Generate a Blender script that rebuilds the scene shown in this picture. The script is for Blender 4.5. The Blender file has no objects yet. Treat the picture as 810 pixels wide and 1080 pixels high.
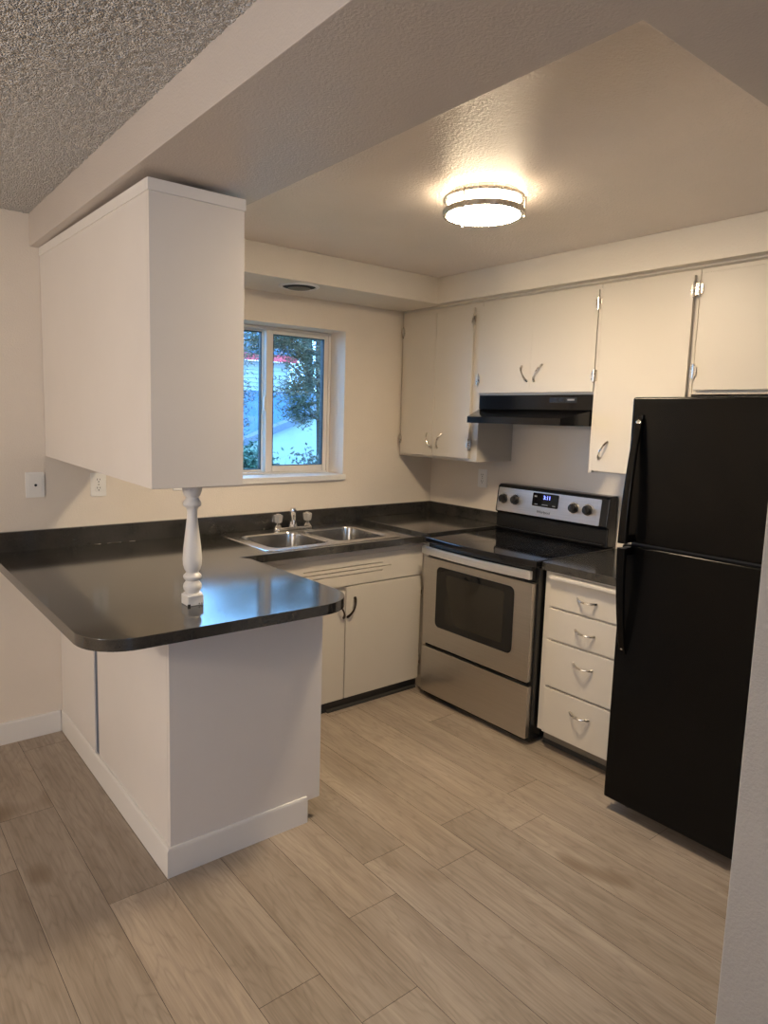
import bpy, bmesh, math, random
from mathutils import Vector, Matrix, noise as mnoise
random.seed(7)
C = bpy.context.scene.collection
PI = math.pi

# ------------------------------------------------------------------ camera
cam = bpy.data.cameras.new('camera')
cam.sensor_fit = 'HORIZONTAL'; cam.sensor_width = 36.0
cam.lens = 721.011 / 810 * 36.0
cam.shift_x = (405 - 381.156) / 810
cam.shift_y = (529.178 - 540) / 810
cam.clip_start = 0.02
camo = bpy.data.objects.new('camera', cam); C.objects.link(camo)
rt = Vector((0.79084422, -0.6114339, 0.02672104))
up = Vector((0.0553033, 0.11487631, 0.99183919))
fw = Vector((0.60951372, 0.78291253, -0.12466357))
M = Matrix.Identity(4)
for i in range(3):
    M[i][0] = rt[i]; M[i][1] = up[i]; M[i][2] = -fw[i]
M[0][3], M[1][3], M[2][3] = -3.2536, -3.40948, 1.57068
camo.matrix_world = M
bpy.context.scene.camera = camo

# ------------------------------------------------------------------ sky, lights, exposure
sc = bpy.context.scene
sc.view_settings.view_transform = 'Standard'
sc.view_settings.look = 'None'
sc.view_settings.exposure = 0.52
sc.view_settings.gamma = 1.0
sc.view_settings.use_curve_mapping = False
w = bpy.data.worlds.new('sky'); sc.world = w; w.use_nodes = True
bg = w.node_tree.nodes['Background']
bg.inputs['Color'].default_value = (0.235, 0.53, 1.0, 1)
bg.inputs['Strength'].default_value = 7.2

LAMP_COL = (1.0, 0.80, 0.55)
LAMP_STRENGTH = 126.0

def portal(name, loc, rot, sx, sy):
    l = bpy.data.lights.new(name, 'AREA'); l.shape = 'RECTANGLE'; l.size = sx; l.size_y = sy
    l.cycles.is_portal = True
    o = bpy.data.objects.new(name, l); C.objects.link(o); o.location = loc; o.rotation_euler = rot
    return o
portal('window_light', (-1.25, 0.27, 1.64), (-PI/2, 0, 0), 0.97, 0.88)
portal('added_front_window_light', (-3.4, -6.72, 1.5), (PI/2, 0, 0), 0.85, 1.1)  # portal for the added window behind the camera
portal('added_side_window_light', (-6.12, -3.0, 1.5), (0, -PI/2, 0), 1.1, 0.9)  # portal for the added window in the left wall
# added warm fill light, unseen left of the frame, brightens the living side
dl = bpy.data.lights.new('living_fill_light', 'POINT'); dl.energy = 58; dl.color = (1.0, 0.85, 0.68); dl.shadow_soft_size = 0.16
dlo = bpy.data.objects.new('living_fill_light', dl); C.objects.link(dlo); dlo.location = (-5.0, -2.05, 1.75)

# ------------------------------------------------------------------ materials
def new_mat(name):
    m = bpy.data.materials.new(name); m.use_nodes = True
    nt = m.node_tree
    return m, nt, nt.nodes['Principled BSDF']
def setp(b, **k):
    for n, v in k.items():
        n = n.replace('_', ' ')
        if n == 'Color': n = 'Base Color'; v = (*v, 1)
        b.inputs[n].default_value = v
def link(nt, a, b): nt.links.new(a, b)
def texco(nt, scale=(1, 1, 1)):
    g = nt.nodes.new('ShaderNodeNewGeometry')
    mp = nt.nodes.new('ShaderNodeMapping'); mp.inputs['Scale'].default_value = scale
    link(nt, g.outputs['Position'], mp.inputs['Vector'])
    return mp.outputs['Vector']
def noise(nt, vec, scale, detail=3, rough=.55):
    n = nt.nodes.new('ShaderNodeTexNoise'); n.inputs['Scale'].default_value = scale
    n.inputs['Detail'].default_value = detail; n.inputs['Roughness'].default_value = rough
    link(nt, vec, n.inputs['Vector']); return n.outputs['Fac']
def ramp(nt, fac, stops):
    r = nt.nodes.new('ShaderNodeValToRGB'); e = r.color_ramp.elements
    while len(e) > 1: e.remove(e[-1])
    e[0].position, e[0].color = stops[0][0], (*stops[0][1], 1)
    for p, c in stops[1:]:
        x = e.new(p); x.color = (*c, 1)
    link(nt, fac, r.inputs['Fac']); return r.outputs['Color']
def bump(nt, b, h, strength, dist):
    n = nt.nodes.new('ShaderNodeBump'); n.inputs['Strength'].default_value = strength
    n.inputs['Distance'].default_value = dist
    link(nt, h, n.inputs['Height']); link(nt, n.outputs['Normal'], b.inputs['Normal']); return n
def mix(nt, fac, a, b, mode='MIX'):
    n = nt.nodes.new('ShaderNodeMix'); n.data_type = 'RGBA'; n.blend_type = mode
    if isinstance(fac, float): n.inputs['Factor'].default_value = fac
    else: link(nt, fac, n.inputs['Factor'])
    for s, v in (('A', a), ('B', b)):
        i = [x for x in n.inputs if x.name == s and x.type == 'RGBA'][0]
        if isinstance(v, tuple): i.default_value = (*v, 1)
        else: link(nt, v, i)
    return [x for x in n.outputs if x.type == 'RGBA'][0]

def paint(name, col, rough=.5, tex=0.0, tscale=160, var=.03, spec=.5):
    m, nt, b = new_mat(name); setp(b, Roughness=rough)
    b.inputs['Specular IOR Level'].default_value = spec
    v = texco(nt)
    n = noise(nt, v, 2.5, 4)
    link(nt, ramp(nt, n, [(.3, tuple(c*(1-var) for c in col)), (.7, tuple(min(1, c*(1+var)) for c in col))]), b.inputs['Base Color'])
    if tex:
        bump(nt, b, noise(nt, v, tscale, 2), tex, .004)
    return m
MAT = {}
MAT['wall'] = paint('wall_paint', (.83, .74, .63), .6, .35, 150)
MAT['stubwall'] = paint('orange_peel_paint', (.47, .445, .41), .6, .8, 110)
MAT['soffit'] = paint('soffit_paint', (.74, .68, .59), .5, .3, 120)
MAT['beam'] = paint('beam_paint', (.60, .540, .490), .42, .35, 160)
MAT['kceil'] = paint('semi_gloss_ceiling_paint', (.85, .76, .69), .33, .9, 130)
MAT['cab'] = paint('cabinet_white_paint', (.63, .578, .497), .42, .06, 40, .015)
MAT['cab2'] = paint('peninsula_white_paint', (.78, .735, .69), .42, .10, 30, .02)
MAT['trim'] = paint('trim_white_paint', (.82, .79, .75), .4, .05, 60, .02)
MAT['vinyl'] = paint('window_vinyl', (.80, .76, .70), .4, 0, 60, .01)
MAT['plate'] = paint('plate_plastic', (.90, .87, .82), .35, 0, 60, .01)
MAT['toe'] = paint('toe_kick_vinyl', (.035, .032, .028), .5, 0, 60, .05)
MAT['toegrey'] = paint('worn_toe_board', (.22, .18, .13), .6, 0, 60, .2)
MAT['dark'] = paint('gap_shade_and_marks', (.012, .011, .010), .6, 0, 60, .05)  # near-black: paints shade in gaps, also joints, holes and chips
MAT['shadowgap'] = paint('blue_grey_gap_shade', (.10, .13, .18), .5, 0, 60, .05)

def popcorn():
    m, nt, b = new_mat('popcorn_texture'); setp(b, Roughness=.9)
    v = texco(nt)
    n = noise(nt, v, 170, 3, .6)
    link(nt, ramp(nt, n, [(.28, (.68, .65, .62)), (.60, (.88, .86, .83))]), b.inputs['Base Color'])
    vo = nt.nodes.new('ShaderNodeTexVoronoi'); vo.inputs['Scale'].default_value = 190; link(nt, v, vo.inputs['Vector'])
    bump(nt, b, vo.outputs['Distance'], 1.0, -.012)
    return m
MAT['popcorn'] = popcorn()

def plank_mat():
    m, nt, b = new_mat('oak_plank_laminate'); setp(b, Roughness=.42)
    at = nt.nodes.new('ShaderNodeAttribute'); at.attribute_name = 'plank'
    sep = nt.nodes.new('ShaderNodeSeparateColor'); link(nt, at.outputs['Color'], sep.inputs['Color'])
    g = nt.nodes.new('ShaderNodeNewGeometry')
    off = nt.nodes.new('ShaderNodeVectorMath'); off.operation = 'MULTIPLY_ADD'
    link(nt, at.outputs['Color'], off.inputs[0]); off.inputs[1].default_value = (37, 53, 29); link(nt, g.outputs['Position'], off.inputs[2])
    def mapped(s):
        mp = nt.nodes.new('ShaderNodeMapping'); mp.inputs['Scale'].default_value = s
        link(nt, off.outputs['Vector'], mp.inputs['Vector']); return mp.outputs['Vector']
    warp = noise(nt, mapped((5, .9, 1)), 1.6, 3)
    # cathedral grain: contour bands of a stretched noise
    mth = nt.nodes.new('ShaderNodeMath'); mth.operation = 'MULTIPLY'; mth.inputs[1].default_value = 26
    link(nt, warp, mth.inputs[0])
    fr = nt.nodes.new('ShaderNodeMath'); fr.operation = 'PINGPONG'; fr.inputs[1].default_value = 1.0
    link(nt, mth.outputs[0], fr.inputs[0])
    fine = noise(nt, mapped((120, 4, 1)), 1.0, 4, .65)
    broad = noise(nt, mapped((9, 1.2, 1)), 1.0, 3)
    c1 = ramp(nt, broad, [(.25, (.315, .255, .200)), (.5, (.40, .335, .272)), (.75, (.475, .405, .335))])
    c2 = mix(nt, fine, (.52, .50, .48), (1.26, 1.25, 1.23))
    c = mix(nt, .95, c1, c2, 'MULTIPLY')
    c3 = ramp(nt, fr.outputs[0], [(0, (.74, .73, .72)), (.40, (1, 1, 1)), (1, (1.06, 1.06, 1.06))])
    c = mix(nt, .5, c, c3, 'MULTIPLY')
    tone = ramp(nt, sep.outputs['Red'], [(0, (.86, .855, .85)), (1, (1.10, 1.09, 1.08))])
    c = mix(nt, 1.0, c, tone, 'MULTIPLY')
    kn = noise(nt, mapped((4.5, 2.2, 1)), 1.0, 1)
    kf = ramp(nt, kn, [(.70, (0, 0, 0)), (.80, (.85, .85, .85))])
    c = mix(nt, kf, c, (.16, .11, .07))
    link(nt, c, b.inputs['Base Color'])
    bump(nt, b, fine, .12, .002)
    return m
MAT['plank'] = plank_mat()

def counter_mat():
    m, nt, b = new_mat('charcoal_laminate'); setp(b, Roughness=.11)
    b.inputs['Specular IOR Level'].default_value = 1.0
    v = texco(nt)
    n = noise(nt, v, 7, 5, .65); f = noise(nt, v, 260, 2)
    c = ramp(nt, n, [(.3, (.030, .028, .025)), (.7, (.052, .048, .042))])
    c = mix(nt, .5, c, ramp(nt, f, [(.35, (.6, .6, .6)), (.7, (1.3, 1.3, 1.3))]), 'MULTIPLY')
    link(nt, c, b.inputs['Base Color'])
    return m
MAT['counter'] = counter_mat()

def metal(name, col, rough, stretch=None, mt=1.0):
    m, nt, b = new_mat(name); setp(b, Color=col, Roughness=rough, Metallic=mt)
    if stretch:
        v = texco(nt, stretch); n = noise(nt, v, 1.0, 3)
        link(nt, ramp(nt, n, [(.3, tuple(c*.93 for c in col)), (.7, tuple(min(1, c*1.06) for c in col))]), b.inputs['Base Color'])
        link(nt, ramp(nt, n, [(.3, (rough*.85,)*3), (.7, (rough*1.15,)*3)]), b.inputs['Roughness'])
    return m
MAT['steel'] = metal('brushed_stainless', (.56, .52, .47), .33, (300, 4, 300))
MAT['steelv'] = metal('brushed_range_steel', (.56, .53, .49), .36, (4, 4, 400))
MAT['handlesteel'] = metal('satin_steel_band', (.86, .84, .81), .42, (4, 4, 300))
MAT['sink'] = metal('sink_steel', (.62, .60, .57), .22, (60, 60, 60))
MAT['chrome'] = metal('chrome', (.80, .78, .75), .10)
MAT['nickel'] = metal('brushed_nickel', (.60, .56, .50), .28, (40, 40, 40))
MAT['bronze'] = metal('dark_bronze', (.07, .05, .04), .3, (40, 40, 40))

def gloss(name, col, rough, spec=.5, coat=0.0):
    m, nt, b = new_mat(name); setp(b, Color=col, Roughness=rough)
    b.inputs['Specular IOR Level'].default_value = spec; b.inputs['Coat Weight'].default_value = coat
    n = noise(nt, texco(nt), 6, 2)
    link(nt, ramp(nt, n, [(.3, (rough*.9,)*3), (.7, (rough*1.1,)*3)]), b.inputs['Roughness'])
    return m
MAT['black'] = gloss('black_enamel', (.010, .010, .010), .22)
MAT['hood'] = gloss('black_hood_enamel', (.006, .006, .007), .12, .55)
MAT['blackglass'] = gloss('black_ceramic_glass', (.006, .006, .007), .06)
MAT['ovenglass'] = gloss('oven_glass', (.022, .019, .014), .05)
MAT['ovenframe'] = gloss('oven_glass_border', (.008, .008, .008), .06)
MAT['fridge'] = gloss('black_fridge_enamel', (.0042, .0040, .0038), .20, .16)
MAT['blackplastic'] = gloss('black_plastic', (.014, .013, .013), .30)
MAT['gasket_and_shade_strip'] = gloss('grey_gasket', (.05, .05, .05), .5)
MAT['greyprint'] = gloss('grey_print', (.28, .28, .28), .5)
MAT['burner'] = gloss('burner_print', (.030, .030, .031), .10)
MAT['silverpanel'] = metal('silver_control_panel', (.66, .65, .66), .34, (4, 4, 300))
MAT['void_shade'] = gloss('void_shade_paint', (.004, .004, .004), .7)

def emis(name, col, s):
    m, nt, b = new_mat(name); setp(b, Color=(.8, .8, .8), Roughness=.4)
    n = noise(nt, texco(nt), 4, 1)
    e = ramp(nt, n, [(0, col), (1, tuple(c*.96 for c in col))])
    link(nt, e, b.inputs['Emission Color']); b.inputs['Emission Strength'].default_value = s
    return m
MAT['diffuser'] = emis('lit_frosted_glass', LAMP_COL, LAMP_STRENGTH)
MAT['diffuser_side'] = emis('lit_frosted_glass_rim', LAMP_COL, LAMP_STRENGTH*.09)
MAT['led'] = emis('blue_digits', (.05, .12, 1.0), 3.0)

def glass_mat():
    m = bpy.data.materials.new('window_glass'); m.use_nodes = True; nt = m.node_tree; nt.nodes.clear()
    o = nt.nodes.new('ShaderNodeOutputMaterial'); t = nt.nodes.new('ShaderNodeBsdfTransparent')
    t.inputs['Color'].default_value = (.95, .97, .97, 1)
    g = nt.nodes.new('ShaderNodeBsdfGlossy'); g.inputs['Roughness'].default_value = .02
    f = nt.nodes.new('ShaderNodeFresnel'); f.inputs['IOR'].default_value = 1.45
    mx = nt.nodes.new('ShaderNodeMixShader')
    link(nt, f.outputs[0], mx.inputs[0]); link(nt, t.outputs[0], mx.inputs[1]); link(nt, g.outputs[0], mx.inputs[2])
    link(nt, mx.outputs[0], o.inputs['Surface']); return m
MAT['glass'] = glass_mat()
def acrylic():
    m, nt, b = new_mat('clear_acrylic'); setp(b, Color=(.75, .72, .68), Roughness=.12)
    b.inputs['Transmission Weight'].default_value = .55; b.inputs['IOR'].default_value = 1.45
    n = noise(nt, texco(nt), 90, 1); bump(nt, b, n, .1, .002); return m
MAT['acrylic'] = acrylic()

# ------------------------------------------------------------------ mesh helpers
class MB:
    def __init__(s): s.v = []; s.f = []
    def add(s, verts, faces, xf=None):
        o = len(s.v)
        for p in verts:
            p = Vector(p); s.v.append(xf @ p if xf else p)
        s.f += [tuple(i+o for i in f) for f in faces]; return s
    def addbm(s, bm, xf=None):
        bm.verts.ensure_lookup_table(); bm.verts.index_update()
        s.add([v.co.copy() for v in bm.verts], [tuple(v.index for v in f.verts) for f in bm.faces], xf)
        bm.free(); return s
    def box(s, x0, x1, y0, y1, z0, z1, bev=0.0, seg=2, xf=None):
        x0, x1 = sorted((x0, x1)); y0, y1 = sorted((y0, y1)); z0, z1 = sorted((z0, z1))
        vs = [(x, y, z) for x in (x0, x1) for y in (y0, y1) for z in (z0, z1)]
        fs = [(0,1,3,2),(4,6,7,5),(0,4,5,1),(2,3,7,6),(0,2,6,4),(1,5,7,3)]
        if not bev: return s.add(vs, fs, xf)
        bm = bmesh.new(); bv = [bm.verts.new(v) for v in vs]
        for f in fs: bm.faces.new([bv[i] for i in f])
        bmesh.ops.bevel(bm, geom=bm.edges[:], offset=min(bev, .49*min(x1-x0, y1-y0, z1-z0)), segments=seg, profile=.5, affect='EDGES', clamp_overlap=True)
        return s.addbm(bm, xf)
    def prism(s, poly, axis, lo, hi, bev=0.0, seg=2, xf=None):
        # poly: 2D points in the remaining two axes (in xyz order)
        def P(a, b, c):
            return {'x': (c, a, b), 'y': (a, c, b), 'z': (a, b, c)}[axis]
        bm = bmesh.new()
        A = [bm.verts.new(P(a, b, lo)) for a, b in poly]; B = [bm.verts.new(P(a, b, hi)) for a, b in poly]
        n = len(poly)
        bm.faces.new(A); bm.faces.new(B[::-1])
        for i in range(n): bm.faces.new((A[i], B[i], B[(i+1) % n], A[(i+1) % n]))
        bmesh.ops.recalc_face_normals(bm, faces=bm.faces[:])
        if bev:
            ed = [e for e in bm.edges if e.calc_face_angle(0) > .5]
            bmesh.ops.bevel(bm, geom=ed, offset=bev, segments=seg, profile=.5, affect='EDGES', clamp_overlap=True)
        return s.addbm(bm, xf)
    def tube(s, pts, r, n=10, cap=True, squash=1.0):
        pts = [Vector(p) for p in pts]; rs = r if isinstance(r, (list, tuple)) else [r]*len(pts)
        vs = []; fs = []; prev = None
        for i, p in enumerate(pts):
            t = (pts[min(i+1, len(pts)-1)] - pts[max(i-1, 0)]).normalized()
            if prev is None:
                a = Vector((0, 0, 1)) if abs(t.z) < .9 else Vector((1, 0, 0))
                u = t.cross(a).normalized()
            else: u = (prev - t*prev.dot(t)).normalized()
            prev = u; q = t.cross(u)
            for k in range(n):
                an = 2*PI*k/n; vs.append(p + (u*math.cos(an)*squash + q*math.sin(an))*rs[i])
        for i in range(len(pts)-1):
            for k in range(n):
                a = i*n+k; b = i*n+(k+1) % n; fs.append((a, b, b+n, a+n))
        if cap:
            fs.append(tuple(range(n-1, -1, -1))); fs.append(tuple(range((len(pts)-1)*n, len(pts)*n)))
        return s.add(vs, fs)
    def lathe(s, prof, cx, cy, n=40, cap=True, xf=None):
        vs = []; fs = []
        for r, z in prof:
            for k in range(n):
                a = 2*PI*k/n; vs.append((cx+r*math.cos(a), cy+r*math.sin(a), z))
        for i in range(len(prof)-1):
            for k in range(n):
                a = i*n+k; b = i*n+(k+1) % n; fs.append((a, b, b+n, a+n))
        if cap:
            fs.append(tuple(range(n-1, -1, -1))); fs.append(tuple(range((len(prof)-1)*n, len(prof)*n)))
        return s.add(vs, fs, xf)
    def ring(s, cx, cy, cz, R, rw, rh, n=64):
        # rectangular-section ring with softened corners
        b = min(rw, rh)*.25
        sec = [(-rw+b, -rh), (rw-b, -rh), (rw, -rh+b), (rw, rh-b), (rw-b, rh), (-rw+b, rh), (-rw, rh-b), (-rw, -rh+b)]
        vs = []; fs = []; m = len(sec)
        for k in range(n):
            a = 2*PI*k/n
            for dr, dz in sec: vs.append((cx+(R+dr)*math.cos(a), cy+(R+dr)*math.sin(a), cz+dz))
        for k in range(n):
            for j in range(m):
                fs.append((k*m+j, ((k+1) % n)*m+j, ((k+1) % n)*m+(j+1) % m, k*m+(j+1) % m))
        return s.add(vs, fs)

def obj(name, mb, mat, parent=None, smooth=True, angle=35):
    me = bpy.data.meshes.new(name)
    vs = mb.v
    if parent:
        root = parent
        while root.parent: root = root.parent
        off = root.location.copy()
    else:
        xs = [v.x for v in vs]; ys = [v.y for v in vs]; zs = [v.z for v in vs]
        off = Vector(((min(xs)+max(xs))/2, (min(ys)+max(ys))/2, min(zs)))
    me.from_pydata([tuple(v-off) for v in vs], [], mb.f)
    bm = bmesh.new(); bm.from_mesh(me); bmesh.ops.recalc_face_normals(bm, faces=bm.faces[:]); bm.to_mesh(me); bm.free()
    me.materials.append(MAT[mat] if isinstance(mat, str) else mat)
    if smooth:
        me.polygons.foreach_set('use_smooth', [True]*len(me.polygons)); me.set_sharp_from_angle(angle=math.radians(angle))
    o = bpy.data.objects.new(name, me); C.objects.link(o)
    if smooth:
        wn = o.modifiers.new('normals', 'WEIGHTED_NORMAL'); wn.keep_sharp = True; wn.weight = 80
    if parent: o.parent = parent
    else: o.location = off
    return o
def thing(name, label, cat, loc, group=None):
    o = bpy.data.objects.new(name, None); C.objects.link(o); o.location = loc; o.empty_display_size = .1
    o['label'] = label; o['category'] = cat
    if group: o['group'] = group
    return o
def tag(o, label, cat, group=None):
    o['label'] = label; o['category'] = cat
    if group: o['group'] = group
    return o
def struct(name, mb, mat, parent=None, **k):
    o = obj(name, mb, mat, parent, **k)
    if not parent: o['kind'] = 'structure'
    return o
def lab(o, t): o['label'] = t; return o
def rrect(a0, a1, b0, b1, r, n=6):
    out = []
    for cx, cy, s in ((a1-r, b1-r, 0), (a0+r, b1-r, 1), (a0+r, b0+r, 2), (a1-r, b0+r, 3)):
        for k in range(n+1):
            t = (s + k/n)*PI/2; out.append((cx+r*math.cos(t), cy+r*math.sin(t)))
    return out

# ------------------------------------------------------------------ dimensions (metres; corner of back and right wall at x=0, y=0)
ZC = 0.9123            # worktop
ZBEAM, ZPOP, ZK, ZS = 2.277, 2.4164, 2.388, 2.2365
XL, YF = -6.0, -6.6    # living side walls
WX0, WX1, WZ0, WZ1 = -1.745, -0.753, 1.191, 2.073

# ------------------------------------------------------------------ room shell
def floor():
    vs, fs, cols = [], [], []
    wd = .1956; x0 = -2.827; L = 1.22
    known = {-1: -1.004, 0: -.677, 1: -1.354, 2: -1.975, 3: -.95, 4: -1.851, 5: -1.671, 6: -1.846, 7: -1.662, 8: -1.846, 9: -1.662}
    rnd = random.Random(3)
    n0 = int((XL - x0)//wd); g = .0006
    for c in range(n0, 16):
        a = max(XL, x0+c*wd); b = min(0.0, x0+(c+1)*wd)
        if b - a < .01: continue
        y = known.get(c, -rnd.uniform(0, L))
        while y < 0: y += L
        y1 = min(y, 0)
        top = 0.0; y = y1; nxt = None
        yb = known.get(c, None)
        cuts = []
        base = known.get(c, -rnd.uniform(.2, L))
        k = base
        while k < 0: k += L
        while k > YF: cuts.append(k); k -= L
        cuts.append(YF)
        for i in range(len(cuts)-1):
            ya, ybb = min(cuts[i], 0.0), max(cuts[i+1], YF)
            if ya - ybb < .005: continue
            col = (rnd.random(), rnd.random(), rnd.random(), 1)
            o = len(vs)
            p = [(a+g, ybb+g), (b-g, ybb+g), (b-g, ya-g), (a+g, ya-g)]
            q = [(a, ybb), (b, ybb), (b, ya), (a, ya)]
            for X, Y in p: vs.append((X, Y, 0.0))
            for X, Y in q: vs.append((X, Y, -.0018))
            fs.append((o, o+1, o+2, o+3)); cols.append(col)
            for j in range(4):
                fs.append((o+j, o+4+j, o+4+(j+1) % 4, o+(j+1) % 4)); cols.append((col[0], col[1], col[2], 0))
    me = bpy.data.meshes.new('floor')
    o = len(vs)
    vs += [(XL, YF, -.06), (0, YF, -.06), (0, 0, -.06), (XL, 0, -.06)]
    fs.append((o+3, o+2, o+1, o)); cols.append((0, 0, 0, 1))
    me.from_pydata(vs, [], fs)
    ca = me.color_attributes.new('plank', 'FLOAT_COLOR', 'CORNER')
    for p, c in zip(me.polygons, cols):
        for li in p.loop_indices: ca.data[li].color = c
    me.materials.append(MAT['plank']); me.materials.append(MAT['dark'])
    for p, c in zip(me.polygons, cols):
        if c[3] == 0: p.material_index = 1
    ob = bpy.data.objects.new('floor', me); C.objects.link(ob); ob['kind'] = 'structure'
floor()

mb = MB()                                           # wall with the kitchen window, opening left clear
mb.box(XL-.14, WX0, 0, .24, -.06, 2.56); mb.box(WX1, .14, 0, .24, -.06, 2.56)
mb.box(WX0, WX1, 0, .24, -.06, WZ0); mb.box(WX0, WX1, 0, .24, WZ1, 2.56)
struct('wall_back', mb, 'wall')
struct('wall_right', MB().box(0, .14, YF-.14, 0, -.06, 2.56), 'wall')
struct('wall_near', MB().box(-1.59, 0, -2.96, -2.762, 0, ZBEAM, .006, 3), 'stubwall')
mb = MB()                                           # living side, added window opening y -3.45..-2.55
mb.box(XL-.14, XL, YF, -3.45, -.06, 2.56); mb.box(XL-.14, XL, -2.55, 0, -.06, 2.56)
mb.box(XL-.14, XL, -3.45, -2.55, -.06, .95); mb.box(XL-.14, XL, -3.45, -2.55, 2.05, 2.56)
struct('wall_left', mb, 'wall')
mb = MB()
mb.box(XL-.14, -3.85, YF-.14, YF, -.06, 2.56); mb.box(-3.0, 0, YF-.14, YF, -.06, 2.56); mb.box(-3.85, -3.0, YF-.14, YF, 2.05, 2.56); mb.box(-3.85, -3.0, YF-.14, YF, -.06, .95)
struct('wall_front', mb, 'wall')

def popcorn_ceiling():
    mb = MB()
    xa, xb, ya, yb, st = -3.35, -2.506, -2.5, 0.0, .0045
    nx = int((xb-xa)/st); ny = int((yb-ya)/st)
    vs = []; fs = []
    for j in range(ny+1):
        for i in range(nx+1):
            x = xa+(xb-xa)*i/nx; y = ya+(yb-ya)*j/ny
            e = min(1, i/4, j/4, (ny-j)/2 if j < ny else 0)
            d = mnoise.voronoi(Vector((x*105, y*105, 1.3)))[0]
            h = (.75 - d[0])*.8 + mnoise.noise(Vector((x*60, y*60, 7.1)))*.55 + mnoise.noise(Vector((x*190, y*190, 3.1)))*.25
            h = max(-.25, h)
            if i == 0 or j == 0: h = 0
            vs.append((x, y, ZPOP + .002 - h*.0062))
    for j in range(ny):
        for i in range(nx):
            a = j*(nx+1)+i; fs.append((a, a+nx+1, a+nx+2, a+1))
    mb.add(vs, fs)
    for x0, x1, y0, y1 in ((XL, xa, YF, 0), (xa, xb, YF, ya)):
        mb.add([(x0, y0, ZPOP+.002), (x1, y0, ZPOP+.002), (x1, y1, ZPOP+.002), (x0, y1, ZPOP+.002)], [(0, 3, 2, 1)])
    mb.add([(xb, YF, ZPOP+.002), (0, YF, ZPOP+.002), (0, -3.1, ZPOP+.002), (xb, -3.1, ZPOP+.002)], [(0, 3, 2, 1)])
    mb.box(XL, 0, YF, 0, 2.47, 2.56)
    struct('ceiling', mb, 'popcorn', angle=80)
popcorn_ceiling()
struct('ceiling_kitchen', MB().box(-2.075, 0, -2.6686, 0, ZK, 2.468), 'kceil')
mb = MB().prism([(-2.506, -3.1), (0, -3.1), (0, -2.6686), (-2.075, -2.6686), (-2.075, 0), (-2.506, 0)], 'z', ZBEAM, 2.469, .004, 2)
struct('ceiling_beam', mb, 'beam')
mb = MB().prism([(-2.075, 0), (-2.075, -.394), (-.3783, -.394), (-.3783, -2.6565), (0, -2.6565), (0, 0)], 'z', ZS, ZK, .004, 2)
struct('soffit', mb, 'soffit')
def baseboard(x0, x1): return MB().prism([(-.016, 0), (-.016, .092), (-.010, .103), (0, .103), (0, 0)], 'x', x0, x1)
struct('baseboard_back', baseboard(XL, -2.436), 'trim')
# slim cover strip where the cabinets meet the soffit
struct('trim_1', MB().prism([(-.326, 2.2285), (-.326, 2.2365), (-.305, 2.2365), (-.305, 2.222)], 'y', -2.62, -.03), 'cab')

# ------------------------------------------------------------------ windows
def window():
    r = bpy.data.objects.new('window_1', None); C.objects.link(r); r.location = (-1.249, .1, WZ0); r['kind'] = 'structure'
    fx0, fx1, fz0, fz1 = WX0+.001, WX1-.001, WZ0+.018, WZ1-.001
    # painted sill with its lip
    mb = MB().box(WX0+.001, WX1-.001, -.004, .15, WZ0+.0005, WZ0+.018, .003)
    mb.box(WX0-.012, WX1+.010, -.022, -.0005, WZ0-.016, WZ0+.018, .004)
    obj('window_sill', mb, 'trim', r)
    def frame(x0, x1, z0, z1, y0, y1, wl, wr, wb, wt, bev=.004):
        m = MB()
        m.box(x0, x0+wl, y0, y1, z0, z1, bev); m.box(x1-wr, x1, y0, y1, z0, z1, bev)
        m.box(x0+wl, x1-wr, y0, y1, z0, z0+wb, bev); m.box(x0+wl, x1-wr, y0, y1, z1-wt, z1, bev); return m
    obj('window_frame', frame(fx0, fx1, fz0, fz1, .150, .238, .018, .018, .012, .016), 'vinyl', r)
    # the left sash slides behind, the right sash sits in front
    s1 = obj('window_sash', frame(fx0+.018, -1.186, fz0+.012, fz1-.016, .199, .229, .02, .032, .014, .012), 'vinyl', r)
    obj('pane', MB().box(fx0+.036, -1.216, .212, .216, fz0+.024, fz1-.026), 'glass', s1)
    s2 = obj('window_sash', frame(-1.210, fx1-.018, fz0+.012, fz1-.016, .156, .188, .046, .030, .038, .024), 'vinyl', r)
    obj('pane', MB().box(-1.166, fx1-.046, .170, .174, fz0+.048, fz1-.038), 'glass', s2)
    lab(obj('gasket_and_shade_strip', frame(fx0+.038, -1.2178, fz0+.026, fz1-.028, .1985, .2285, .003, .003, .003, .003, 0), 'dark', s1), 'dark strip painted as pane-edge shade')  # dark strips line the stiles so their inner edges look shaded
    lab(obj('gasket_and_shade_strip', frame(-1.1642, fx1-.0478, fz0+.0498, fz1-.0398, .1555, .1875, .003, .003, .003, .003, 0), 'dark', s2), 'dark strip painted as pane-edge shade')
    la = MB().box(-1.218, -1.2095, .160, .180, 1.585, 1.67, .003); la.box(-1.224, -1.216, .150, .166, 1.60, 1.655, .003)
    lab(obj('sash_latch', la, 'plate', s2), 'small cream sash latch')
window()
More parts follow.
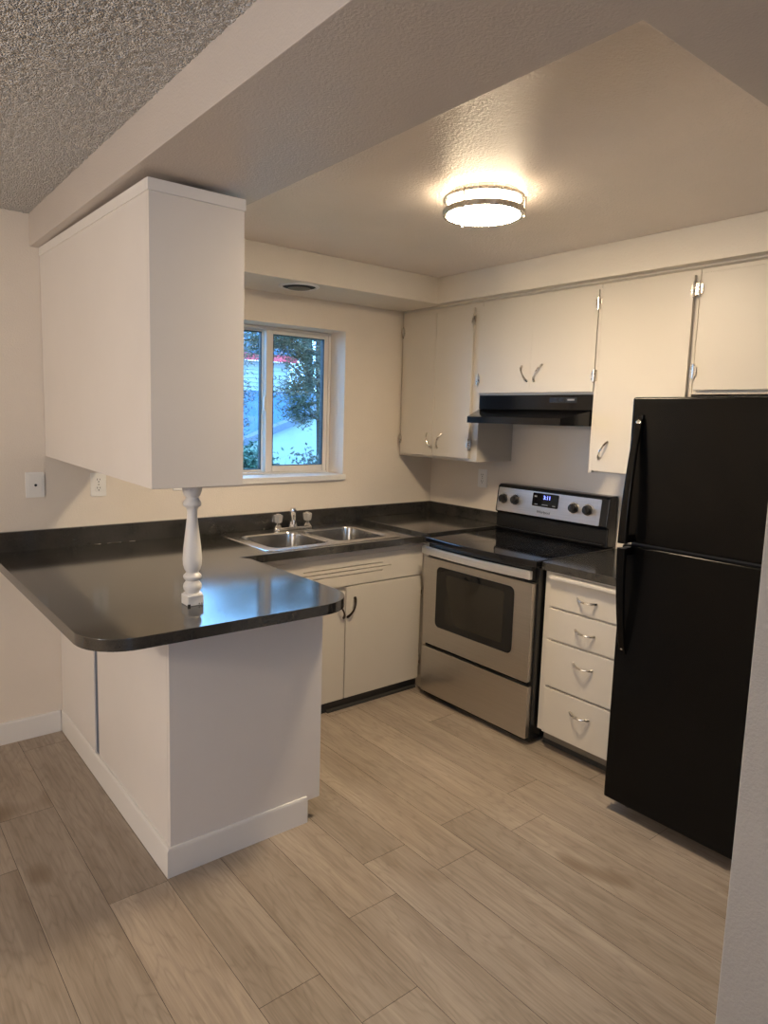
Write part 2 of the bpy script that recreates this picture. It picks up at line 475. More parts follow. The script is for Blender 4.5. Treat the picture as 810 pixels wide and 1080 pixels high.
def plain_window(name, x0, x1, y0, y1, z0, z1, n, axis):
    r = bpy.data.objects.new(name, None); C.objects.link(r); r.location = ((x0+x1)/2, (y0+y1)/2, z0); r['kind'] = 'structure'
    m = MB(); g = MB()
    if axis == 'x':
        ym = (y0+y1)/2
        m.box(x0, x1, ym-.03, ym+.03, z0, z0+.06, .004); m.box(x0, x1, ym-.03, ym+.03, z1-.06, z1, .004)
        for k in range(n+1):
            c = x0+.03+(x1-x0-.06)*k/n; m.box(c-.03, c+.03, ym-.03, ym+.03, z0, z1, .004)
        g.box(x0+.02, x1-.02, ym-.003, ym+.003, z0+.03, z1-.03)
    else:
        xm = (x0+x1)/2
        m.box(xm-.03, xm+.03, y0, y1, z0, z0+.06, .004); m.box(xm-.03, xm+.03, y0, y1, z1-.06, z1, .004)
        for k in range(n+1):
            c = y0+.03+(y1-y0-.06)*k/n; m.box(xm-.03, xm+.03, c-.03, c+.03, z0, z1, .004)
        g.box(xm-.003, xm+.003, y0+.02, y1-.02, z0+.03, z1-.03)
    obj('window_frame', m, 'vinyl', r); obj('pane', g, 'glass', r)
plain_window('added_window_3', -3.85, -3.0, YF-.12, YF-.02, .95, 2.05, 2, 'x')  # unseen window behind the camera, added to supply daylight
plain_window('added_window_2', XL-.12, XL-.02, -3.45, -2.55, .95, 2.05, 2, 'y')  # unseen window on the left, added to supply daylight

# ------------------------------------------------------------------ small shared pieces
def bow_handle(a, b, out, rise, r=.0045, n=14, mat='nickel', parent=None, name='handle'):
    """bow pull between points a and b, standing `rise` off along `out`, with flared feet"""
    a = Vector(a); b = Vector(b); out = Vector(out)
    pts = []; rs = []
    for i in range(n+1):
        t = i/n; h = math.sin(PI*t)**.75
        pts.append(a.lerp(b, t) + out*(rise*h)); rs.append(r*(1.45 - .55*math.sin(PI*t)))
    return obj(name, MB().tube(pts, rs, 8), mat, parent)
def hinge_mb(x, y, z, s):
    """small exposed cabinet hinge on a face looking towards -x; s = side of the frame leaf"""
    m = MB().box(x-.004, x+.001, y, y+s*.016, z-.026, z+.026, .0015)
    m.tube([(x-.006, y, z-.03), (x-.006, y, z+.03)], .005, 8)
    m.tube([(x-.006, y, z+.029), (x-.006, y, z+.036)], [.005, .002], 8); m.tube([(x-.006, y, z-.036), (x-.006, y, z-.029)], [.002, .005], 8)
    m.box(x-.007, x-.003, y, y-s*.012, z-.02, z+.02, .001)
    return m

# ------------------------------------------------------------------ wall cabinets on the right wall
XB, XD = -.305, -.325      # carcase face, door face
def carcase(y0, y1, z0, z1, floor_open=True):
    m = MB()
    t = .018
    m.box(XB, -.002, y0, y0+t, z0, z1); m.box(XB, -.002, y1-t, y1, z0, z1)       # sides
    m.box(XB, -.002, y0+t, y1-t, z1-t, z1); m.box(XB, -.002, y0+t, y1-t, z0+.014, z0+.014+t)
    m.box(-.014, -.002, y0+t, y1-t, z0, z1)
    return m
def upper(label, y0, y1, z0, doors, rails):
    root = thing('wall_cabinet', label, 'cabinet', (-.16, (y0+y1)/2, z0), 'white wall cabinets along the right wall')
    z1 = ZS - .001
    m = carcase(y0, y1, z0, z1)
    for a, b, c, d in rails: m.box(XB-.001, XB+.017, a, b, c, d, .001)
    if label.startswith('tall'): m.box(XD+.0001, XB, -1.4676, -1.4495, 1.3265, 2.2005, .0005)
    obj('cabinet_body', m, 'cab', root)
    for d in doors:
        ya, yb, za, zb, hd, hinges = d
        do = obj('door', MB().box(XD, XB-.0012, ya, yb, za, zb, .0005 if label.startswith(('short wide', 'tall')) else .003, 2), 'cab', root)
        if hd:
            lab(bow_handle((XD, hd[0], hd[1]), (XD, hd[2], hd[3]), (-1, 0, 0), .026, mat='nickel', parent=do), 'nickel bow handle')
        for hy, hz, s in hinges:
            lab(obj('hinge', hinge_mb(XD-.001, hy, hz, s), 'nickel', do), 'small nickel hinge')
    return root
ZT = 2.236
# corner cabinet
upper('white two-door wall cabinet in the corner beside the kitchen window', -.695, -.012, 1.323,
      [(-.3375, -.046, 1.338, 2.197, (-.291, 1.474, -.333, 1.388), [(-.044, 2.10, 1), (-.044, 1.43, 1)]),
       (-.642, -.3395, 1.338, 2.197, (-.421, 1.479, -.386, 1.391), [(-.645, 2.125, -1), (-.645, 1.42, -1)])],
      [(-.06, -.013, 1.323, ZT), (-.694, -.630, 1.323, ZT), (-.63, -.06, 1.323, 1.35), (-.63, -.06, 2.18, ZT)])
# above the hood
upper('short wide white wall cabinet directly above the black range hood', -1.447, -.697, 1.704,
      [(-1.06185, -.677-.021, 1.716, 2.197, (-1.004, 1.855, -1.044, 1.775), [(-.7, 1.79, 1)]),
       (-1.444, -1.06215, 1.716, 2.197, (-1.136, 1.859, -1.088, 1.774), [(-1.447, 2.131, -1), (-1.447, 1.793, -1)])],
      [(-.73, -.698, 1.704, ZT), (-1.446, -1.42, 1.704, ZT), (-1.42, -.73, 1.704, 1.73), (-1.42, -.73, 2.18, ZT)])
# tall single door
upper('tall single-door white wall cabinet between range hood and refrigerator', -1.917, -1.449, 1.326,
      [(-1.90, -1.468, 1.336, 2.200, (-1.544, 1.479, -1.50, 1.395), [(-1.904, 2.138, -1), (-1.904, 1.43, -1)])],
      [(-1.49, -1.4495, 1.3265, ZT), (-1.9165, -1.885, 1.326, ZT), (-1.885, -1.49, 1.328, 1.35), (-1.885, -1.49, 2.18, ZT)])
# above the refrigerator
upper('short white wall cabinet mounted above the black refrigerator', -2.652, -1.919, 1.700,
      [(-2.284, -1.933, 1.716, 2.203, None, [(-1.930, 2.138, 1), (-1.930, 1.795, 1)]),
       (-2.64, -2.286, 1.716, 2.203, None, [(-2.643, 2.138, -1), (-2.643, 1.795, -1)])],
      [(-1.96, -1.9195, 1.70, ZT), (-2.6515, -2.62, 1.70, ZT), (-2.62, -1.96, 1.70, 1.73), (-2.62, -1.96, 2.18, ZT)])

# ------------------------------------------------------------------ range hood
def hood():
    r = thing('range_hood', 'black under-cabinet range hood with sloped front above the stove', 'range hood', (-.2, -1.06, 1.545))
    yl, yr = -.698, -1.445
    obj('hood_body', MB().box(-.310, -.003, yr, yl, 1.626, 1.7035, .003), 'hood', r)
    # flared canopy: narrower lip, chamfered ends
    xf_ = -.47; ya, yb = -.762, -1.374
    top = [(-.003, yl), (-.309, yl), (-.309, -.702), (-.309, -1.345), (-.309, yr), (-.003, yr)]
    V = [(-.003, yl, 1.6255), (-.309, yl, 1.6255), (-.309, -1.352, 1.6255), (-.309, yr, 1.6255), (-.003, yr, 1.6255),
         (xf_, ya, 1.583), (xf_, yb, 1.583),
         (-.003, yl, 1.549), (-.309, yl, 1.549), (xf_, ya, 1.549), (xf_, yb, 1.549), (-.309, yr, 1.549), (-.003, yr, 1.549)]
    F = [(0, 1, 2, 3, 4), (1, 5, 6, 2), (2, 6, 3), (5, 9, 10, 6), (6, 10, 11, 3), (3, 11, 12, 4), (1, 8, 9, 5), (0, 7, 8, 1), (0, 4, 12, 7)]
    # underside recess ring
    U = [(-.03, yl-.03, 1.549), (-.30, yl-.03, 1.549), (xf_+.03, ya-.02, 1.549), (xf_+.03, yb+.02, 1.549), (-.30, yr+.03, 1.549), (-.03, yr+.03, 1.549)]
    W = [(x, y, 1.575) for x, y, z in U]
    n = len(V); V += U + W
    out = [7, 8, 9, 10, 11, 12]
    for i in range(6):
        j = (i+1) % 6
        F.append((out[i], out[j], n+j, n+i)); F.append((n+i, n+j, n+6+j, n+6+i))
    F.append(tuple(n+6+i for i in range(6)))
    obj('canopy', MB().add(V, F), 'hood', r, angle=20)
    f = MB()
    for k in range(13): f.box(-.29, -.05, -1.25+k*.03-.002, -1.25+k*.03+.018, 1.568, 1.5745)
    lab(obj('filter', f, 'nickel', r), 'grey metal grease filter underneath')
    p = obj('control_strip', MB().box(-.3125, -.3095, -1.348, -1.185, 1.664, 1.690, .001), 'blackplastic', r)
    for y in (-1.225, -1.265):
        obj('switch', MB().box(-.3165, -.312, y-.013, y+.013, 1.668, 1.686, .002), 'blackplastic', p)
    lab(obj('rating_label', MB().box(-.3135, -.312, -1.335, -1.295, 1.674, 1.682), 'greyprint', p), 'small grey printed label')
hood()

# ------------------------------------------------------------------ base cabinets and worktops
def sink_base():
    r = thing('sink_cabinet', 'white sink base cabinet with slotted apron and two doors under the sink', 'cabinet', (-1.21, -.3, 0))
    m = MB()
    m.box(-1.80, -1.782, -.575, -.003, 0, .873); m.box(-.625, -.607, -.575, -.003, 0, .873)
    m.box(-1.782, -.625, -.02, -.003, 0, .873); m.box(-1.782, -.625, -.575, -.02, .075, .093)
    m.box(-1.80, -1.70, -.580, -.56, .06, .873); m.box(-.64, -.607, -.580, -.56, .06, .873)
    m.box(-1.70, -.64, -.580, -.56, .655, .873); m.box(-1.70, -.64, -.580, -.56, .06, .09)
    m.box(-1.172, -1.138, -.580, -.56, .09, .655)
    obj('cabinet_body', m, 'cab', r)
    # apron with three ventilation slots cut through
    x0, x1, z0, z1 = -1.66, -.612, .683, .838
    slots = [(-1.421, -.905, .783), (-1.440, -.844, .762), (-1.363, -.904, .740)]
    a = MB(); h = .0022
    zs = [z0] + [v for s in sorted(slots, key=lambda s: s[2]) for v in (s[2]-h, s[2]+h)] + [z1]
    ss = sorted(slots, key=lambda s: s[2])
    for i in range(len(zs)-1):
        if i % 2 == 0: a.box(x0, x1, -.600, -.581, zs[i], zs[i+1])
        else:
            s = ss[i//2]; a.box(x0, s[0], -.600, -.581, zs[i], zs[i+1]); a.box(s[1], x1, -.600, -.581, zs[i], zs[i+1])
    ap = obj('apron_panel', a, 'cab', r, smooth=False)
    lab(obj('slot_shade', MB().box(x0+.1, x1-.1, -.5808, -.5802, z0+.03, z1-.03), 'dark', ap), 'dark sheet painting the shade behind apron slots')  # thin dark sheet stands for the shade inside the slots
    obj('top_rail', MB().box(-1.66, -.612, -.597, -.581, .8385, .868, .003), 'cab', r)
    for ya, yb, hd, top in ((-1.655, -1.1545, (-1.209, .60, -1.164, .512), .655), (-1.1505, -.616, (-1.093, .612, -1.140, .512), .676)):
        d = obj('door', MB().box(ya, yb, -.601, -.5815, .063, top, .004), 'cab', r)
        lab(bow_handle((hd[0], -.601, hd[1]), (hd[2], -.601, hd[3]), (0, -1, 0), .03, .0055, mat='bronze', parent=d), 'dark bronze bow handle')
        if yb > -1:
            for z in (.58, .17):
                hm = MB().tube([(-.611, -.598, z-.03), (-.611, -.598, z+.03)], .005, 8); hm.box(-.626, -.607, -.584, -.5805, z-.024, z+.024, .001)
                lab(obj('hinge', hm, 'nickel', d), 'small nickel hinge')
    lab(obj('toe_kick', MB().box(-1.79, -.61, -.574, -.5755, 0.0, .059), 'toe', r), 'black vinyl toe kick')
    obj('floor_edging', MB().prism([(-.5765, .001), (-.592, .001), (-.588, .012), (-.5765, .018)], 'x', -1.25, -.62), 'toe', r)
sink_base()

def peninsula():
    r = thing('peninsula_cabinet', 'white painted peninsula base with baseboard under the dark worktop', 'cabinet', (-2.12, -.67, 0))
    m = MB()
    m.box(-2.400, -1.84, -1.315, -.003, .10, .872); m.box(-2.400, -1.90, -1.315, -.003, 0, .10)
    obj('cabinet_body', m, 'cab2', r)
    obj('end_panel', MB().prism([(-2.418, 0), (-2.418, .8735), (-1.808, .8735), (-1.808, .082), (-1.868, .082), (-1.868, 0)], 'y', -1.3345, -1.3155, .0015), 'cab2', r)
    obj('back_panel', MB().box(-2.4185, -2.4005, -1.3150, -.560, 0, .8735, .002), 'cab2', r)
    obj('back_panel', MB().box(-2.424, -2.4005, -.528, -.003, 0, .8735, .002), 'cab2', r)
    lab(obj('panel_gap_shade', MB().box(-2.4180, -2.4006, -.5598, -.5282, .106, .873), 'shadowgap', r), 'blue-grey strip painting the shade between the two back panels')  # solid filler; its dark colour stands for shade in the gap
    b = MB().prism([(-2.4333, 0), (-2.4333, .094), (-2.427, .104), (-2.4190, .104), (-2.4190, 0)], 'y', -1.3466, -.003)
    obj('baseboard', b, 'trim', r)
    b = MB().prism([(-1.3466, 0), (-1.3466, .094), (-1.341, .104), (-1.3350, .104), (-1.3350, 0)], 'x', -2.4188, -1.8706)
    obj('baseboard', b, 'trim', r)
    lab(obj('toe_kick', MB().box(-1.8995, -1.888, -1.314, -.64, .0, .098), 'toe', r), 'black toe kick')
    for a, c in ((-1.30, -.98), (-.975, -.66)):
        d = obj('door', MB().box(-1.8395, -1.821, a, c, .12, .67, .004), 'cab2', r)
        obj('drawer', MB().box(-1.8395, -1.821, a, c, .69, .845, .004), 'cab2', r)
    # filler post inside the corner
    # a few nail heads in the end panel
    for x, z in ((-2.17, .62), (-2.08, .75), (-2.2, .70)):
        obj('nail_head', MB().lathe([(.004, 0), (.003, .0012)], 0, 0, 10, xf=Matrix.Translation((x, -1.3345, z)) @ Matrix.Rotation(PI/2, 4, 'X')), 'cab2', r)
peninsula()

def worktop():
    r = thing('kitchen_worktop', 'charcoal laminate worktop with rounded peninsula, running under the window', 'worktop', (-1.7, -.7, .874))
    out = [(-2.715, -.0225)]
    def arc(cx, cy, rad, a0, a1, n=10):
        for k in range(n+1):
            t = math.radians(a0+(a1-a0)*k/n); out.append((cx+rad*math.cos(t), cy+rad*math.sin(t)))
    arc(-2.715+.15, -1.497+.15, .15, 180, 270)
    arc(-1.755-.16, -1.505+.16, .16, 270, 360)
    out += [(-1.770, -.70), (-1.80, -.645), (-.6525, -.645), (-.6525, -.0225)]
    # opening for the sink
    bm = bmesh.new()
    def loop(pts, z): return [bm.verts.new((x, y, z)) for x, y in pts]
    hole = rrect(-1.598, -.806, -.578, -.105, .03)
    def cap(z, flip):
        A = loop(out, z); B = loop(hole, z)
        ed = [bm.edges.new((A[i], A[(i+1) % len(A)])) for i in range(len(A))] + [bm.edges.new((B[i], B[(i+1) % len(B)])) for i in range(len(B))]
        bmesh.ops.triangle_fill(bm, use_beauty=True, use_dissolve=False, edges=ed)
        return A, B
    At, Bt = cap(ZC, 0); Ab, Bb = cap(.8742, 1)
    for P, Q in ((At, Ab), (Bt, Bb)):
        n = len(P)
        for i in range(n): bm.faces.new((P[i], P[(i+1) % n], Q[(i+1) % n], Q[i]))
    bmesh.ops.recalc_face_normals(bm, faces=bm.faces[:])
    ed = [e for e in bm.edges if len(e.link_faces) == 2 and e.calc_face_angle(0) > 1.2 and abs(e.verts[0].co.z-e.verts[1].co.z) < 1e-6 and e.verts[0].co.y < -.03 and e.verts[0].co.x < -.66]
    bmesh.ops.bevel(bm, geom=ed, offset=.0022, segments=2, profile=.5, affect='EDGES', clamp_overlap=True)
    obj('worktop_slab', MB().addbm(bm), 'counter', r, angle=30)
    obj('backsplash', MB().box(-2.715, -.6525, -.022, -.0015, .8742, 1.0040, .003), 'counter', r)
    for xa, xb in ((-2.26, -2.23), (-2.20, -2.13), (-2.09, -2.06)):
        lab(obj('caulk_bead', MB().prism([(-.022, ZC), (-.0235, ZC), (-.022, ZC+.0014)], 'x', xa, xb), 'nickel', r), 'thin pale bit of caulk')
worktop()
def corner_top():
    r = thing('corner_worktop', 'raised charcoal corner worktop slab between sink and stove', 'worktop', (-.33, -.33, .8))
    obj('worktop_slab', MB().box(-.6515, -.002, -.668, -.002, .874, .930, .004), 'counter', r)
    obj('backsplash', MB().box(-.6515, -.0225, -.0215, -.0015, .9302, 1.0035, .003), 'counter', r)
    obj('backsplash', MB().box(-.022, -.0015, -.668, -.0015, .9302, 1.0035, .003), 'counter', r)
    m = MB().box(-.598, -.005, -.660, -.012, 0, .8735)
    lab(obj('corner_base', m, 'cab', r), 'white corner base cabinet')
corner_top()

def drawer_unit():
    r = thing('drawer_cabinet', 'white four-drawer base cabinet between stove and refrigerator', 'cabinet', (-.3, -1.68, 0))
    y0, y1 = -1.925, -1.447
    m = MB()
    m.box(-.600, -.003, y1-.018, y1, .085, .873); m.box(-.600, -.003, y0, y0+.018, .085, .873)
    m.box(-.02, -.003, y0+.018, y1-.018, .085, .873); m.box(-.600, -.02, y0+.018, y1-.018, .085, .10)
    m.box(-.601, -.580, y1-.045, y1-.0005, .085, .8735); m.box(-.601, -.580, y0+.0005, y0+.04, .085, .8735)
    for z in (.855, .696, .541, .312, .085): m.box(-.601, -.580, y0+.04, y1-.045, z, z+.018)
    m.box(-.535, -.02, y1-.025, y1-.003, 0, .085); m.box(-.535, -.02, y0+.003, y0+.025, 0, .085)
    obj('cabinet_body', m, 'cab', r)
    lab(obj('drawer_gap_shade', MB().box(-.5795, -.574, y0+.04, y1-.045, .1, .855), 'dark', r), 'dark sheet painting the shade behind the drawer fronts')  # thin dark sheet in place of the shaded space behind the drawers
    obj('cutting_board', MB().box(-.645, -.5835, -1.885, -1.494, .843, .860, .003), 'cab', r)
    for za, zb, hz in ((.7065, .838, .775), (.5520, .6985, .627), (.3225, .5435, .469), (.0870, .3125, .237)):
        d = obj('drawer', MB().box(-.620, -.6015, -1.888, -1.485, za, zb, .004), 'cab', r)
        lab(bow_handle((-.620, -1.637, hz+.002), (-.620, -1.737, hz-.002), (-1, 0, -.12), .028, .0045, mat='nickel', parent=d), 'nickel bow handle')
    lab(obj('toe_kick', MB().box(-.548, -.536, y0+.002, y1-.002, .02, .0845), 'toegrey', r), 'worn bare-wood toe board')
    lab(obj('floor_edging', MB().box(-.556, -.5485, y0+.002, y1-.002, 0, .022, .002), 'toe', r), 'black vinyl strip at floor')
    top = obj('worktop', MB().box(-.6335, -.002, -1.938, -1.4415, .8745, ZC, .003), 'counter')
    tag(top, 'small charcoal worktop on the drawer cabinet beside the refrigerator', 'worktop')
drawer_unit()

# ------------------------------------------------------------------ double sink and faucet
def sink():
    r = thing('kitchen_sink', 'stainless steel double-bowl sink set in worktop below the window', 'sink', (-1.2, -.34, ZC))
    zt = ZC + .0045
    bm = bmesh.new()
    outer = rrect(-1.622, -.782, -.604, -.078, .03)
    b1 = rrect(-1.572, -1.222, -.562, -.185, .055); b2 = rrect(-1.182, -.832, -.562, -.185, .055)
    def loop(pts, z): return [bm.verts.new((x, y, z)) for x, y in pts]
    O, B1, B2 = loop(outer, zt), loop(b1, zt), loop(b2, zt)
    ed = []
    for L in (O, B1, B2): ed += [bm.edges.new((L[i], L[(i+1) % len(L)])) for i in range(len(L))]
    bmesh.ops.triangle_fill(bm, use_beauty=True, edges=ed)
    # rolled rim
    O2 = loop(rrect(-1.627, -.777, -.609, -.073, .033), ZC+.002); O3 = loop(rrect(-1.628, -.776, -.610, -.072, .033), ZC+.0003)
    for P, Q in ((O, O2), (O2, O3)):
        for i in range(len(P)): bm.faces.new((P[i], P[(i+1) % len(P)], Q[(i+1) % len(P)], Q[i]))
    obj('sink_rim', MB().addbm(bm), 'sink', r, angle=40)
    for a0, a1 in ((-1.572, -1.222), (-1.182, -.832)):
        bm = bmesh.new(); prev = loop(rrect(a0, a1, -.562, -.185, .055), zt)
        for ins, z, rad in ((.002, zt-.004, .055), (.006, zt-.012, .055), (.012, zt-.135, .055), (.022, zt-.152, .055), (.045, zt-.160, .05)):
            cur = loop(rrect(a0+ins, a1-ins, -.562+ins, -.185-ins, rad), z)
            for i in range(len(cur)): bm.faces.new((prev[i], prev[(i+1) % len(cur)], cur[(i+1) % len(cur)], cur[i]))
            prev = cur
        bm.faces.new(prev)
        b = obj('bowl', MB().addbm(bm), 'sink', r, angle=50)
        cx = (a0+a1)/2
        lab(obj('drain', MB().lathe([(.044, zt-.1595), (.044, zt-.157), (.036, zt-.1565), (.030, zt-.1592), (.006, zt-.1592), (.004, zt-.154)], cx, -.37, 28), 'chrome', b), 'chrome drain strainer')
sink()
def faucet():
    z = ZC + .0052
    cx, cy = -1.185, -.120
    r = thing('kitchen_faucet', 'chrome faucet with two clear knobs standing on the back of the sink', 'faucet', (cx, cy, z))
    m = MB().prism(rrect(cx-.125, cx+.125, cy-.026, cy+.026, .025), 'z', z, z+.016, .005)
    m.lathe([(.026, z+.015), (.022, z+.03), (.018, z+.045)], cx, cy, 24)
    obj('deck_plate', m, 'chrome', r)
    m = MB().tube([(cx+q*-.50, cy-q*.866, z+h) for q, h in ((0, .03), (.002, .07), (.015, .088), (.055, .092), (.10, .078), (.125, .064))],
                  [.015, .015, .016, .014, .012, .0105], 14)
    m.tube([(cx-.060, cy-.104, z+.068), (cx-.061, cy-.106, z+.046)], [.0115, .011], 14)
    m.lathe([(.0, z+.125), (.014, z+.122), (.018, z+.112), (.018, z+.09), (.015, z+.07)], cx, cy, 20)
    obj('spout', m, 'chrome', r)
    for s in (-1, 1):
        x = cx + s*.098
        st = obj('valve_stem', MB().lathe([(.022, z+.015), (.016, z+.024), (.011, z+.03), (.011, z+.045)], x, cy, 20), 'chrome', r)
        k = MB(); prof = [(.012, z+.042), (.020, z+.046), (.0235, z+.060), (.0255, z+.082), (.023, z+.087), (.012, z+.089)]
        n = 24; vs = []; fs = []
        for rr, zz in prof:
            for i in range(n):
                a = 2*PI*i/n; q = rr*(1.06 if i % 4 < 2 else .93); vs.append((x+q*math.cos(a), cy+q*math.sin(a), zz))
        for i in range(len(prof)-1):
            for j in range(n): fs.append((i*n+j, i*n+(j+1) % n, (i+1)*n+(j+1) % n, (i+1)*n+j))
        fs.append(tuple(range(n-1, -1, -1))); fs.append(tuple(range((len(prof)-1)*n, len(prof)*n)))
        k.add(vs, fs)
        kn = obj('knob', k, 'acrylic', r, angle=20); lab(kn, 'clear acrylic knob')
        obj('knob_cap', MB().lathe([(.012, z+.0892), (.011, z+.0925), (.004, z+.0935)], x, cy, 18), 'chrome', kn)
faucet()

# ------------------------------------------------------------------ range
def text_mesh(body, size, depth=.0004):
    cu = bpy.data.curves.new('t', 'FONT'); cu.body = body; cu.size = size; cu.align_x = 'CENTER'; cu.align_y = 'CENTER'; cu.extrude = depth
    o = bpy.data.objects.new('t', cu); C.objects.link(o)
    dg = bpy.context.evaluated_depsgraph_get(); me = bpy.data.meshes.new_from_object(o.evaluated_get(dg))
    v = [x.co.copy() for x in me.vertices]; f = [tuple(p.vertices) for p in me.polygons]
    bpy.data.objects.remove(o); bpy.data.curves.remove(cu); bpy.data.meshes.remove(me)
    return v, f
def stove():
    y0, y1 = -1.437, -.6775     # right, left
    yc = (y0+y1)/2
    r = thing('electric_range', 'stainless steel electric range with black glass cooktop between two worktops', 'stove', (-.35, yc, 0))
    obj('range_body', MB().box(-.640, -.012, y0+.001, y1-.001, .02, .885, .003), 'black', r)
    for x in (-.58, -.08):
        for y in (y0+.05, y1-.05):
            obj('levelling_foot', MB().lathe([(.02, 0), (.02, .008), (.009, .012), (.009, .022)], x, y, 14), 'blackplastic', r)
    obj('kick_plate', MB().box(-.632, -.6405, y0+.004, y1-.004, .012, .045), 'black', r)
    def bow(y, b): t = (y-yc)/((y1-y0)/2); return b*(1-t*t)
    # cooktop: black glass with bowed front edge
    n = 24; ys = [y1+.001+(y0-y1-.002)*i/n for i in range(n+1)]
    poly = [(-.02, y1)] + [(-.668-bow(y, .034), y) for y in ys] + [(-.02, y0)]
    ct = obj('cooktop', MB().prism(poly, 'z', .885, .9165, .006, 3), 'blackglass', r)
    for bx, by, R in ((-.47, yc+.18, .10), (-.47, yc-.18, .115), (-.22, yc+.18, .08), (-.22, yc-.18, .09)):
        g = MB()
        for q in (R, R*.62): g.ring(bx, by, .91665, q, .0016, .00012, 48)
        obj('burner_ring', g, 'burner', ct)
    # front band below the glass
    poly = [(-.60, y1-.003)] + [(-.660-bow(y, .020), y) for y in ys[1:-1]] + [(-.60, y0+.003)]
    obj('front_trim', MB().prism(poly, 'z', .815, .885, .002), 'black', r)
    # oven door
    d = obj('oven_door', MB().prism(rrect(y0+.012, y1-.008, .318, .806, .006, 3), 'x', -.6405, -.672, .004), 'steelv', r)
    hy = [y1-.004+(y0+.012-y1+.004)*i/n for i in range(n+1)]
    poly = [(-.675-bow(y, .020), y) for y in hy] + [(-.696-bow(y, .022), y) for y in hy[::-1]]
    h = MB().prism(poly, 'z', .827, .868, .003, 2)
    for y in (y0+.05, y1-.05): h.box(-.70, -.655, y-.012, y+.012, .835, .858, .002)
    lab(obj('handle', h, 'handlesteel', d), 'bright bowed steel handle band')
    w_ = obj('oven_window', MB().prism(rrect(-1.320, -.783, .430, .768, .03, 6), 'x', -.6722, -.6745, .001), 'ovenframe', d)
    obj('glass_pane', MB().prism(rrect(-1.258, -.858, .470, .735, .012, 4), 'x', -.6746, -.6750), 'ovenglass', w_)
    dr = obj('drawer', MB().prism(rrect(y0+.008, y1-.004, .034, .297, .005, 3), 'x', -.6405, -.668, .004), 'steelv', r)
    # backguard
    poly = [(-.012, .9166), (-.088, .9166), (-.086, 1.020), (-.104, 1.028), (-.086, 1.178), (-.070, 1.190), (-.012, 1.190)]
    bgd = obj('backguard', MB().prism(poly, 'y', y0+.005, y1-.001, .006, 3), 'black', r)
    lip = obj('pedestal_ledge', MB().box(-.118, -.0885, y0+.02, y1-.02, .930, .942, .004), 'black', bgd)
    # tilted silver fascia
    ang = math.atan2(.018, .150)
    def P(y, z, out=0.0):
        t = (z-1.028)/.150; x = -.104+.018*t
        return Vector((x-out*math.cos(ang), y, z+out*math.sin(ang)))
    X = Matrix(((0, -math.sin(-ang)*1, -math.cos(ang), -.104), (-1, 0, 0, 0), (0, math.cos(ang), math.sin(ang), 1.028), (0, 0, 0, 1)))
    X = Matrix(((0, math.sin(ang), -math.cos(ang), -.104), (-1, 0, 0, 0), (0, math.cos(ang), math.sin(ang), 1.028), (0, 0, 0, 1)))
    # local frame: a = -y, b = up along the fascia, c = outwards
    fa = MB().prism(rrect(.692, 1.386, .004, .143, .006, 3), 'z', .0005, .003, 0, xf=X)
    fp = obj('control_panel', fa, 'silverpanel', bgd, smooth=False)
    ds = obj('display', MB().prism(rrect(.946, 1.122, .060, .136, .008, 4), 'z', .0031, .0050, 0, xf=X), 'blackglass', fp, smooth=False)
    v, f = text_mesh('3:11', .030)
    lab(obj('clock_digits', MB().add(v, f, X @ Matrix.Translation((1.045, .113, .0056))), 'led', ds, smooth=False), 'glowing blue clock digits')
    for a, b, c, d in ((.958, .975, .112, .120), (1.015, 1.055, .070, .074), (.965, .985, .070, .074), (1.085, 1.105, .070, .074)):
        obj('button_print', MB().box(a, b, c, d, .0050, .0054, xf=X), 'greyprint', ds, smooth=False)
    v, f = text_mesh('Whirlpool', .022)
    lab(obj('name_print', MB().add(v, f, X @ Matrix.Translation((1.03, .030, .0034))), 'blackplastic', fp, smooth=False), 'small dark maker name')
    for yk in (.738, .826, 1.225, 1.313):
        vs = []; fs = []
        for k in range(25):
            a = -2.3 + k*4.6/24
            for q in (.0335, .0345): vs.append((yk+math.sin(a)*q, .078+math.cos(a)*q, .0033))
            if k: fs.append((2*k-2, 2*k-1, 2*k+1, 2*k))
        obj('dial_print', MB().add(vs, fs, X), 'blackplastic', fp, smooth=False)
    for i, yk in enumerate((.738, .826, 1.225, 1.313)):
        T = X @ Matrix.Translation((yk, .078, .003))
        k = MB().lathe([(.029, 0), (.029, .004), (.025, .007), (.023, .024), (.020, .028), (.006, .029)], 0, 0, 28, xf=T)
        k.box(-.005, .005, -.022, .022, .024, .034, .003, xf=T @ Matrix.Rotation(.15*(i-1), 4, 'Z'))
        kn = obj('knob', k, 'blackplastic', bgd)
        lab(obj('knob_bezel', MB().ring(0, 0, .003, .0295, .002, .003, 32).v and MB().add(*(lambda q: (q.v, q.f))(MB().ring(0, 0, .003, .0295, .002, .003, 32)), T), 'chrome', kn), 'thin chrome bezel')
stove()

